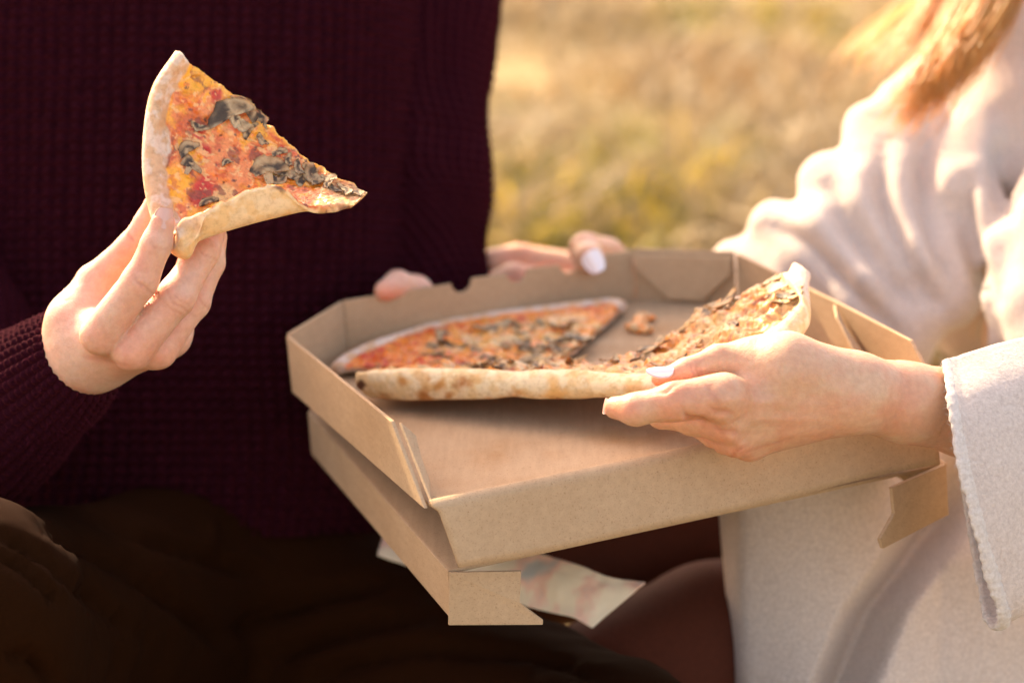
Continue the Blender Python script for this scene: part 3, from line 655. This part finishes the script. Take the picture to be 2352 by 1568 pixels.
crW = [(1590, 852, 1.5, 16, 2.6, .0004), (1600, 850, 1.5, 18, 2.6, .0005), (1610, 850, 1.55, 16, 2.6, .0003), (1596, 962, .35, 34, 7, .0018), (1540, 893, -.45, 40, 5, .0007), (1636, 905, 1.2, 30, 8, .0003), (1690, 1040, -.5, 30, 3, .0005), (1770, 1020, -.3, 60, 3, .0003), (1790, 925, .08, 110, 12, -.0006), (1790, 962, .0, 110, 11, -.0006), (1800, 1000, -.12, 90, 10, -.0004), (1652, 915, 1.2, 26, 18, -.0012), (1664, 968, 1.2, 20, 16, -.0014), (1690, 1015, .8, 18, 14, -.0012), (1655, 945, .3, 30, 7, .0012), (1668, 990, .3, 30, 7, .0010)]
rdW = [(1450, 940, 26, .5), (1420, 940, 30, .4), (1540, 945, 40, .35), (1640, 940, 50, .35), (1650, 1000, 40, .45), (1560, 870, 40, .3), (1700, 1040, 30, .4), (1500, 880, 20, .5)]
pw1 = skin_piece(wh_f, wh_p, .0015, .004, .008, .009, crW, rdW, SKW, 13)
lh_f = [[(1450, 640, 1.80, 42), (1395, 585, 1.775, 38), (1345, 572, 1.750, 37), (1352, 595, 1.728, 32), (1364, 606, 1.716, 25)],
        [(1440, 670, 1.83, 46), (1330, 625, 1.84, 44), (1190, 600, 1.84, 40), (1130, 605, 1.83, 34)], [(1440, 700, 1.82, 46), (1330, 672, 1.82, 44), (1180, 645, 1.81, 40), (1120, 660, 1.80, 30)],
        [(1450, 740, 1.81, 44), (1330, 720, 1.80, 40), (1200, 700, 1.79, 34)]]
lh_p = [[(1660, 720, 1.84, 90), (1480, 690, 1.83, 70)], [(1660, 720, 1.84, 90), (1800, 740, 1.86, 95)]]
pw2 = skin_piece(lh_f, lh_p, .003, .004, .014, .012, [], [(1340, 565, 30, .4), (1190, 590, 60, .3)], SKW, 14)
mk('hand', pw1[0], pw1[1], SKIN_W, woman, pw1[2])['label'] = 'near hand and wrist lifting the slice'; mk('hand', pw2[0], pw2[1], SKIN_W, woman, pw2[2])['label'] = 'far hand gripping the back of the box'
right = (P(1, 0, 1.4)-P(0, 0, 1.4))/RR(1, 1.4)
nail(woman, P(1515, 863, 1.384)+upv*.0034+vd*.0050, upv*.62+vd*.80, -right-upv*.08-vd*.0, .0160, .0078, NAIL_W, .75, .8)
nail(woman, P(1388, 931, 1.384), -right*.95-vd*.15+upv*.2, -right*.2-upv*.95-vd*.1, .009, .008, NAIL_M, 1.5, .3)
nail(woman, P(1366, 600, 1.716)+vd*RR(26, 1.716), vd*.95+right*.15, P(1378, 628, 1.71)-P(1352, 580, 1.716), .0165, .0155, NAIL_W, .8, .35)

# --- jumper: knitted surface as real stitches
YARN = np.array([.029, .0040, .0088])
def knit(U, Vv, pu, pv, amp):
    a = U/pu; fr = np.abs((a % 1)-.5)*2; col_ = np.sqrt(np.clip(1-fr**2, 0, 1))
    row = .5+.5*np.cos(2*math.pi*(Vv/pv+.42*np.abs(((a*1) % 1)-.5)*2)); return amp*(col_*(.45+.55*row))
def tube(path, keys, nl, na, disp, sx=1., a0=0, a1=2*math.pi, yarn=YARN, upref=None, ell=None):
    """garment tube along a keyed path (X, Y, depth, radius)"""
    C3 = np.array([np.append(P(x, y, d), RR(r, d)) for x, y, d, r in path]); t = np.linspace(0, 1, nl)
    q = crv(np.linspace(0, 1, len(path)) if keys is None else keys, C3, t); c = q[:, :3]; r = q[:, 3]
    tan = np.gradient(c, axis=0); ln = np.concatenate([[0], np.cumsum(np.linalg.norm(np.diff(c, axis=0), axis=1))]); tan /= np.linalg.norm(tan, axis=1, keepdims=True)
    ref = upv if upref is None else upref
    e1 = np.cross(tan, ref); e1 /= np.linalg.norm(e1, axis=1, keepdims=True); e2 = np.cross(e1, tan)
    th_ = np.linspace(a0, a1, na, endpoint=(a1-a0) < 6.28); ct, st = np.cos(th_), np.sin(th_)
    rad = e1[:, None]*ct[None, :, None]+e2[:, None]*st[None, :, None]
    if ell is not None:
        k1, k2 = ell; rad2 = e1[:, None]*(ct*k1)[None, :, None]+e2[:, None]*(st*k2)[None, :, None]
    else: rad2 = rad
    S0 = c[:, None]+rad2*r[:, None, None]
    U = th_[None]*r[:, None]; Vv = ln[:, None]+0*U
    S0 = S0+rad*disp(U, Vv, th_[None]+0*U, t[:, None]+0*U, S0)[..., None]
    return S0.reshape(-1, 3), [grid_faces(nl, na, (a1-a0) >= 6.28)], yarn
def ribs(nr, amp):
    def f(U, Vv, TT, t, S): return amp*(.5+.5*np.cos(TT*nr))**.7*(.7+.3*np.cos(Vv/.0045*2*math.pi))+(fbm(S, .03, 8)-.5)*.006
    return f
sw = []
# torso: broad ellipse seen from the front, with drape
nl, na = 520, 460; zc = np.linspace(-460, 1400, nl); th_ = np.linspace(-.12, math.pi+.12, na)
hw = crv([-460, 300, 700, 1000, 1400], np.array([[.190], [.185], [.180], [.186], [.17]]), zc)[:, 0]; hd = .125
cx = (430-1176)/FPX*1.9; cyy = 1.80
cxs = cx+hw[:, None]*np.cos(th_)[None]; dd = cyy-hd*np.sin(th_)[None]+0*hw[:, None]; zz = -(zc[:, None]-784)/FPX*1.8+0*cxs
G = np.stack([cxs, dd, zz], -1)
fold_ = .010*(fbm(G*np.array([1, 1, .35]), .07, 301, 3)-.5)*2
Nn = np.stack([np.cos(th_)[None]+0*cxs, -np.sin(th_)[None]+0*cxs, 0*cxs], -1)
U = np.cumsum(np.concatenate([np.zeros((nl, 1)), np.linalg.norm(np.diff(G, axis=1), axis=-1)], 1), 1)
G = G+Nn*(knit(U, zz, .0094, .0074, .0088)+fold_)[..., None]
W_ = c2w(G); kn = knit(U, zz, .0072, .0056, 1.)
tc_ = YARN*(.6+.8*fbm(W_, .004, 5, 2))[..., None]
sw.append((W_.reshape(-1, 3), [grid_faces(nl, na)], tc_.reshape(-1, 3)))
def knitd(U, Vv, TT, t, S): return knit(U, Vv, .0086, .0068, .0062)+.012*(fbm(S*np.array([1, 1, .6]), .05, 321, 3)-.5)*2
sw.append(tube([(960, -260, 1.86, 190), (955, 60, 1.84, 178), (948, 330, 1.82, 165), (955, 560, 1.81, 158), (1010, 760, 1.79, 110), (1040, 850, 1.79, 95)], None, 380, 330, knitd))
sw.append(tube([(-60, -260, 1.85, 190), (-95, 100, 1.81, 175), (-130, 500, 1.74, 170), (-125, 750, 1.69, 172), (-110, 960, 1.63, 170)], None, 300, 300, knitd))
# forearm with ribbed cuff
def cuffd(U, Vv, TT, t, S):
    return .0034*np.abs(np.cos(TT*17))**.8*(.75+.25*np.cos(Vv/.005*2*math.pi))+(fbm(S, .035, 8)-.5)*.009-.010*ss(.05, 0, t)**2
sw.append(tube([(205, 800, 1.466, 104), (165, 830, 1.478, 122), (90, 885, 1.50, 140), (-5, 962, 1.535, 170), (-80, 985, 1.58, 180), (-115, 930, 1.63, 175), (-125, 800, 1.68, 150)], [0, .09, .26, .48, .66, .82, 1], 420, 420, cuffd))
V, F, C_ = joinp(sw); mk('jumper', V, F, KNIT, man, C_)
# loose wool fibres catching light along the cuff
cuffV = sw[-1][0].reshape(420, 420, 3)
fib = []
for k_ in range(900):
    i = random.randint(2, 300); j = random.randint(0, 419); p0 = cuffV[i, j]; cc = cuffV[i].mean(0); nn = p0-cc; nn /= np.linalg.norm(nn)
    d1 = nn+(RNG.random(3)-.5)*1.6; d1 /= np.linalg.norm(d1); l_ = .002+.004*random.random(); s1 = np.cross(d1, (RNG.random(3)-.5)); s1 /= np.linalg.norm(s1); s1 *= .00009
    m1 = p0+d1*l_*.5+(RNG.random(3)-.5)*.0012; m2 = p0+d1*l_+(RNG.random(3)-.5)*.003
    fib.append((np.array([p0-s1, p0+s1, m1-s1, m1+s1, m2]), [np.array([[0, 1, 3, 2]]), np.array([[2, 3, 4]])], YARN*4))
V, F, C_ = joinp(fib); o = mk('wool_fuzz', V, F, KNIT, man, C_); o['kind'] = 'stuff'

# --- soft garments built as blended volumes
def garment(name, chs, h, k, mat, parent, drape=.006, ds=.08, seed=1, stretch=(1, 1, 1), hard=None, pad=.02, folds=()):
    def fn(p):
        D = None
        for c in chs:
            kk = k
            d = chain(p, c, kk*.6); D = d if D is None else smin(D, d, kk)
        return D
    lo, hi = bounds(chs, pad); V, F, gr = nets(fn, lo, hi, h)
    V = V+gr*((fbm(V*np.array(stretch), ds, seed, 4)-.5)*2*drape)[:, None]
    X, Y = PX(V); fr = (gr@(P(1176, 784, 0)-P(1176, 784, 1))) > -.2
    for pl, amp, wd_ in folds:
        pl = np.array(pl, float); best = np.full(len(V), 1e9)
        pp = crv(np.linspace(0, 1, len(pl)), pl, np.linspace(0, 1, 24)); fade = np.zeros(len(V))
        for k_, q in enumerate(pp):
            d = (X-q[0])**2+(Y-q[1])**2; m_ = d < best; best = np.where(m_, d, best); fade = np.where(m_, min(1, k_/5, (23-k_)/5), fade)
        V = V+gr*(amp*np.exp(-best/wd_**2)*fade*fr)[:, None]
    return mk(name, V, [F], mat, parent)
tf = [([(-60, 1210), (80, 1260), (220, 1380), (380, 1500)], -.010, 14), ([(-40, 1260), (60, 1300), (160, 1400)], -.008, 12), ([(60, 1190), (260, 1290), (420, 1400), (560, 1520)], -.012, 16), ([(200, 1180), (420, 1260), (640, 1330)], -.010, 16),
      ([(480, 1480), (700, 1380), (900, 1330)], -.012, 16), ([(560, 1540), (780, 1450), (1020, 1400)], -.012, 18), ([(700, 1560), (900, 1500), (1150, 1470)], -.010, 16), ([(0, 1500), (80, 1520), (140, 1600)], -.010, 12), ([(1000, 1500), (1200, 1500), (1400, 1560)], -.008, 14), ([(480, 1180), (485, 1280)], .006, 14)]
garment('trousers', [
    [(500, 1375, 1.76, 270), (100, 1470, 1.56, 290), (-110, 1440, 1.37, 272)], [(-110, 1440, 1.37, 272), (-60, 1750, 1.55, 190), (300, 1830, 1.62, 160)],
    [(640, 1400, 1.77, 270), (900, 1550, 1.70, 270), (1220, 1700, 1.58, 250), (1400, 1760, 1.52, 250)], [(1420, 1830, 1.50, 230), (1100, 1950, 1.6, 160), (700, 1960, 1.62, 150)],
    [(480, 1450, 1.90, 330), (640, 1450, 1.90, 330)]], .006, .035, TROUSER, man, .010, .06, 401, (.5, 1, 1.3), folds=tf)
garment('leggings', [[(1900, 1250, 1.90, 200), (1620, 1235, 1.78, 170), (1150, 1330, 1.74, 120)], [(1950, 1480, 1.75, 250), (1640, 1480, 1.66, 190), (1330, 1620, 1.60, 170)]], .006, .012, TIGHTS, woman, .003, .08, 411)

# --- coat
coat = [[(2400, -60, 1.86, 170), (2390, 90, 1.85, 170), (2420, 260, 1.86, 200)],
 # body and collar
 [(2230, 330, 1.90, 230), (2330, 620, 1.88, 250)], [(2420, 300, 1.86, 260), (2430, 560, 1.84, 240)],
 # upper arm bundles, folds running down to the crook of the arm
 [(2085, 250, 1.84, 78), (2060, 420, 1.80, 82), (2110, 600, 1.76, 74), (2190, 690, 1.75, 60)],
 [(2000, 300, 1.83, 66), (2010, 440, 1.80, 66), (2070, 600, 1.77, 62), (2150, 700, 1.75, 50)],
 [(1905, 425, 1.82, 76), (1960, 500, 1.79, 74), (2050, 640, 1.76, 62), (2120, 720, 1.75, 52)],
 [(1780, 520, 1.82, 66), (1880, 560, 1.79, 84), (1980, 680, 1.76, 80), (2080, 770, 1.75, 66)],
 [(1690, 610, 1.83, 66), (1800, 680, 1.80, 95), (1950, 760, 1.77, 90), (2060, 820, 1.76, 70)],
 [(2150, 330, 1.83, 60), (2170, 480, 1.78, 56), (2215, 640, 1.75, 46)],
 [(2250, 280, 1.82, 66), (2240, 420, 1.77, 60), (2300, 560, 1.74, 50)],
 [(2330, 480, 1.84, 150), (2300, 640, 1.82, 130)],
 # front edge of the opening
 [(2420, 420, 1.74, 70), (2330, 560, 1.71, 50), (2290, 680, 1.70, 36), (2300, 790, 1.70, 22), (2330, 860, 1.70, 20)],
 [(2420, 520, 1.70, 90), (2390, 700, 1.68, 90), (2420, 860, 1.66, 90)]]
cf = [([(2035, 300), (2020, 420), (2055, 540), (2120, 660), (2190, 730)], -0.0095, 20), ([(2075, 330), (2070, 450), (2110, 570), (2170, 680)], 0.0054, 22),
      ([(2130, 300), (2120, 430), (2150, 560), (2210, 680)], -0.0082, 20), ([(1890, 400), (1950, 520), (2040, 630), (2120, 720)], -0.0109, 22), ([(1850, 450), (1930, 580), (2030, 690)], 0.0061, 26),
      ([(1750, 500), (1860, 570), (1980, 690), (2080, 790)], -0.0095, 22), ([(1960, 360), (1990, 470), (2060, 600)], 0.0054, 22), ([(2215, 380), (2225, 520), (2260, 640), (2290, 720)], -0.0082, 20),
      ([(2250, 420), (2265, 540), (2300, 650)], 0.0048, 20), ([(2310, 300), (2290, 420), (2320, 520)], -0.0068, 22), ([(1700, 590), (1820, 640), (1940, 740)], -0.0054, 24), ([(2160, 250), (2170, 380), (2190, 480)], 0.0054, 26)]
garment('coat', coat, .004, .013, WOOL, woman, .003, .04, 421, folds=cf)
# skirt of the coat over the lap: draped sheet with its front edge and one deep fold
nx, ny = 150, 170; sx_ = np.linspace(0, 1, nx)[:, None]; sy_ = np.linspace(0, 1, ny)[None]
Y_ = 980+sy_*760+0*sx_; left = 1648+18*ss(1180, 1700, Y_)*3.0+6*np.sin(Y_/90); X_ = left+(2560-left)*sx_
fx = np.interp(Y_.ravel(), [980, 1150, 1230, 1330, 1400, 1568, 1760], [2230, 2160, 2110, 2040, 1985, 1915, 1880]).reshape(Y_.shape)
D_ = 1.605-.05*np.sin(np.clip((X_-1640)/520, 0, 1)*math.pi*.9)+.035*ss(0, 30, fx-X_)*0
D_ = D_+.040*ss(-60, 8, X_-fx)*ss(120, 0, X_-fx)*ss(1000, 1250, Y_)-.018*ss(0, 110, X_-fx)*ss(1150, 1300, Y_)-.028*np.exp(-((X_-1655)/30)**2)*-1
D_ = D_+.008*np.sin((X_-1650)/120+Y_/240)
Gc = np.stack([(X_-1176)/FPX*D_, D_, -(Y_-784)/FPX*D_], -1); Gc = Gc+((fbm(Gc, .07, 431)-.5)*.008)[..., None]*np.array([0, 1, .2])
Gw = c2w(Gc); Nn = normals(Gw); tcw = .003
V = np.concatenate([Gw.reshape(-1, 3), (Gw+Nn*tcw).reshape(-1, 3)]); A = np.arange(nx*ny).reshape(nx, ny); O = nx*ny
Fs = [grid_faces(nx, ny), grid_faces(nx, ny)[:, ::-1]+O]
for e in (A[0], A[-1][::-1], A[:, 0][::-1], A[:, -1]): Fs.append(np.stack([e[:-1], e[1:], e[1:]+O, e[:-1]+O], 1))
mk('coat_skirt', V, [np.concatenate(Fs)], WOOL, woman)
# near sleeve: wide open cuff
nt_, nl_ = 160, 90; a = np.linspace(0, 2*math.pi, nt_, endpoint=False)
ca, sa = np.cos(a), np.sin(a)
# opening: keyed around the rim (front edge down, back edge up)
rimk = [(2168, 826, 1.420), (2184, 930, 1.392), (2206, 1060, 1.380), (2240, 1200, 1.378), (2272, 1320, 1.384), (2300, 1415, 1.394), (2288, 1447, 1.408), (2262, 1420, 1.422), (2245, 1330, 1.438), (2225, 1220, 1.452), (2205, 1090, 1.465), (2185, 960, 1.470), (2170, 860, 1.452)]
rim = np.array([P(*q) for q in rimk]+[P(*rimk[0])]); u_ = np.linspace(0, 1, len(rim))
rimP = crv(u_, rim, np.linspace(0, 1, nt_, endpoint=False)); cenr = rimP.mean(0)
rows = []
axis_ = P(2750, 1010, 1.50)-P(2215, 1110, 1.42)
for k_, t in enumerate(np.linspace(0, 1, nl_)):
    sc_ = 1+.25*t-.15*math.sin(t*3); rows.append(cenr+(rimP-cenr)*sc_+axis_*t*1.0+upv*.01*math.sin(t*4))
G = np.array(rows); Nn = normals(G); 
if (Nn[5, 10]@(G[5, 10]-G[5].mean(0))) < 0: Nn = -Nn
wv = (fbm(G, .05, 441)-.5)*.006*ss(0, .15, np.linspace(0, 1, nl_))[:, None]
stitch = .0006*np.exp(-((np.linspace(0, 1, nl_)[:, None]*.14-.0072)/.0009)**2)
outr = G+Nn*(wv-stitch*1.6)[..., None]; inn = G+Nn*(wv-.0032)[..., None]
V = np.concatenate([outr.reshape(-1, 3), inn.reshape(-1, 3)]); A = np.arange(nl_*nt_).reshape(nl_, nt_); O = nl_*nt_; e = np.append(A[0], A[0, 0])
Fs = [grid_faces(nl_, nt_, True), grid_faces(nl_, nt_, True)[:, ::-1]+O, np.stack([e[:-1], e[1:], e[1:]+O, e[:-1]+O], 1)]
mk('coat_sleeve', V, [np.concatenate(Fs)], WOOL, woman)
# rolled stitched hem round the cuff
th2 = np.linspace(0, 2*math.pi, 14, endpoint=False); nr = 560
rp = crv(np.linspace(0, 1, nt_+1), np.concatenate([rimP, rimP[:1]]), np.linspace(0, 1, nr, endpoint=False)); cn = rp.mean(0)
outd = crv(np.linspace(0, 1, nt_+1), np.concatenate([Nn[0], Nn[0][:1]]), np.linspace(0, 1, nr, endpoint=False)); axd = axis_/np.linalg.norm(axis_)
bl_ = 1+.07*np.cos(np.arange(nr)/nr*2*math.pi*64)+.55*(fbm(np.stack([np.arange(nr)*.11, 0*np.arange(nr), 0*np.arange(nr)], 1), 1., 91, 3)-.5)
H = rp[:, None]+axd*.0030+(outd[:, None]*(np.sin(th2)*.0022)[None, :, None]-outd[:, None]*.0014+axd*(np.cos(th2)*.0046)[None, :, None])*bl_[:, None, None]
mk('cuff_hem', H.reshape(-1, 3), [np.concatenate([grid_faces(nr, 14, True), np.stack([np.arange(14)+(nr-1)*14, np.arange(14), (np.arange(14)+1) % 14, (np.arange(14)+1) % 14+(nr-1)*14], 1)])], WOOL_EDGE, woman)

wf = []
cuffG = H.mean(1)
for k_ in range(2600):
    if k_ < 1500: i = random.randint(0, nr-1); p0 = H[i, random.randint(0, 13)]; nn = p0-cuffG[i]
    else:
        i = random.randint(2, 50); j = random.randint(0, nt_-1); p0 = outr[i, j]; nn = p0-outr[i].mean(0)
    nn = nn/max(np.linalg.norm(nn), 1e-9); d1 = nn+(RNG.random(3)-.5)*1.4; d1 /= np.linalg.norm(d1); l_ = .0012+.0028*random.random()
    s1 = np.cross(d1, (RNG.random(3)-.5)); s1 /= np.linalg.norm(s1); s1 *= .00007; m1 = p0+d1*l_*.5+(RNG.random(3)-.5)*.0008; m2 = p0+d1*l_+(RNG.random(3)-.5)*.002
    wf.append((np.array([p0-s1, p0+s1, m1-s1, m1+s1, m2]), [np.array([[0, 1, 3, 2]]), np.array([[2, 3, 4]])], (1, 1, 1)))
V, F, C_ = joinp(wf); o = mk('wool_fuzz', V, F, WOOL_EDGE, woman); o['kind'] = 'stuff'

# --- hair
hr = []
def strands(n_, path, spread, rad, c0, c1):
    pc = np.array([P(x, y, d) for x, y, d in path]); kk = np.linspace(0, 1, len(pc)); t = np.linspace(0, 1, 22)
    for k_ in range(n_):
        off = RNG.normal(0, 1, 3)*np.array([1, .5, .5])*spread; wv = RNG.normal(0, 1, (len(pc), 3))*spread*.16; end = .55+.45*random.random()
        q = crv(kk, pc+off*np.linspace(.75, 1.1, len(pc))[:, None]+wv, t*end); tan = np.gradient(q, axis=0); tan /= np.linalg.norm(tan, axis=1, keepdims=True)
        e1 = np.cross(tan, vd); e1 /= np.linalg.norm(e1, axis=1, keepdims=True); e2 = np.cross(e1, tan); r = rad*(1-.8*t**3)
        ring = np.stack([q+e1*r[:, None], q-e1*r[:, None]*.5+e2*r[:, None]*.87, q-e1*r[:, None]*.5-e2*r[:, None]*.87], 1)
        m_ = random.random(); hr.append((ring.reshape(-1, 3), [grid_faces(22, 3, True)], np.array(c0)*(1-m_)+np.array(c1)*m_))
A0, A1 = (.74, .34, .07), (.90, .58, .20)
strands(800, [(2300, -120, 1.78), (2235, 40, 1.745), (2150, 180, 1.72), (2065, 310, 1.72)], .010, .00036, A0, A1)
strands(160, [(2230, -140, 1.82), (2160, 0, 1.80), (2090, 110, 1.79), (2020, 190, 1.79)], .012, .00032, A0, A1)
strands(420, [(2330, -100, 1.76), (2280, 30, 1.73), (2215, 130, 1.71), (2165, 240, 1.71)], .008, .0005, A0, A1)
strands(90, [(2330, -140, 1.86), (2120, 10, 1.83), (1990, 110, 1.83), (1960, 170, 1.83)], .010, .00025, A1, A1)
strands(90, [(2350, 560, 1.80), (2320, 690, 1.77), (2290, 770, 1.76), (2330, 860, 1.74)], .006, .0003, (.5, .2, .05), (.7, .35, .1))
V, F, C_ = joinp(hr); mk('hair', V, F, HAIR, woman, C_)

# ------------------------------------------------------------------ patterned napkin under the box
m, n, b = newmat('printed_cloth', .9, .2)
t = noise(n, 34, 3, .5); g = ramp(n, t.outputs[0], [(.38, (.78, .68, .50)), (.5, (.82, .70, .52)), (.60, (.80, .52, .40)), (.72, (.50, .50, .46))])
n.links.new(g.outputs[0], b.inputs['Base Color'])
nk = [[(900, 1190, 1.66), (1180, 1262, 1.60), (1300, 1290, 1.57), (1400, 1328, 1.555), (1482, 1338, 1.55)],
      [(880, 1240, 1.65), (1120, 1300, 1.60), (1260, 1335, 1.565), (1370, 1365, 1.55), (1455, 1362, 1.545)],
      [(870, 1280, 1.64), (1090, 1350, 1.60), (1220, 1395, 1.57), (1310, 1415, 1.55), (1362, 1442, 1.545)]]
tb = np.array([[P(*q) for q in r] for r in nk]); G = crv([0, .5, 1], tb, np.linspace(0, 1, 40)); G = np.stack([crv(np.linspace(0, 1, 5), r, np.linspace(0, 1, 80)) for r in G])
G = G+normals(G)*((fbm(G, .03, 9)-.5)*.008)[..., None]; Nn = normals(G)
V = np.concatenate([G.reshape(-1, 3), (G+Nn*.0015).reshape(-1, 3)]); A = np.arange(3200).reshape(40, 80); Fs = [grid_faces(40, 80), grid_faces(40, 80)[:, ::-1]+3200]
for e in (A[0], A[-1][::-1], A[:, 0][::-1], A[:, -1]): Fs.append(np.stack([e[:-1], e[1:], e[1:]+3200, e[:-1]+3200], 1))
o = mk('napkin', V, [np.concatenate(Fs)], m); o['label'] = 'cream napkin with faint pink and grey print under the pizza box'; o['category'] = 'napkin'
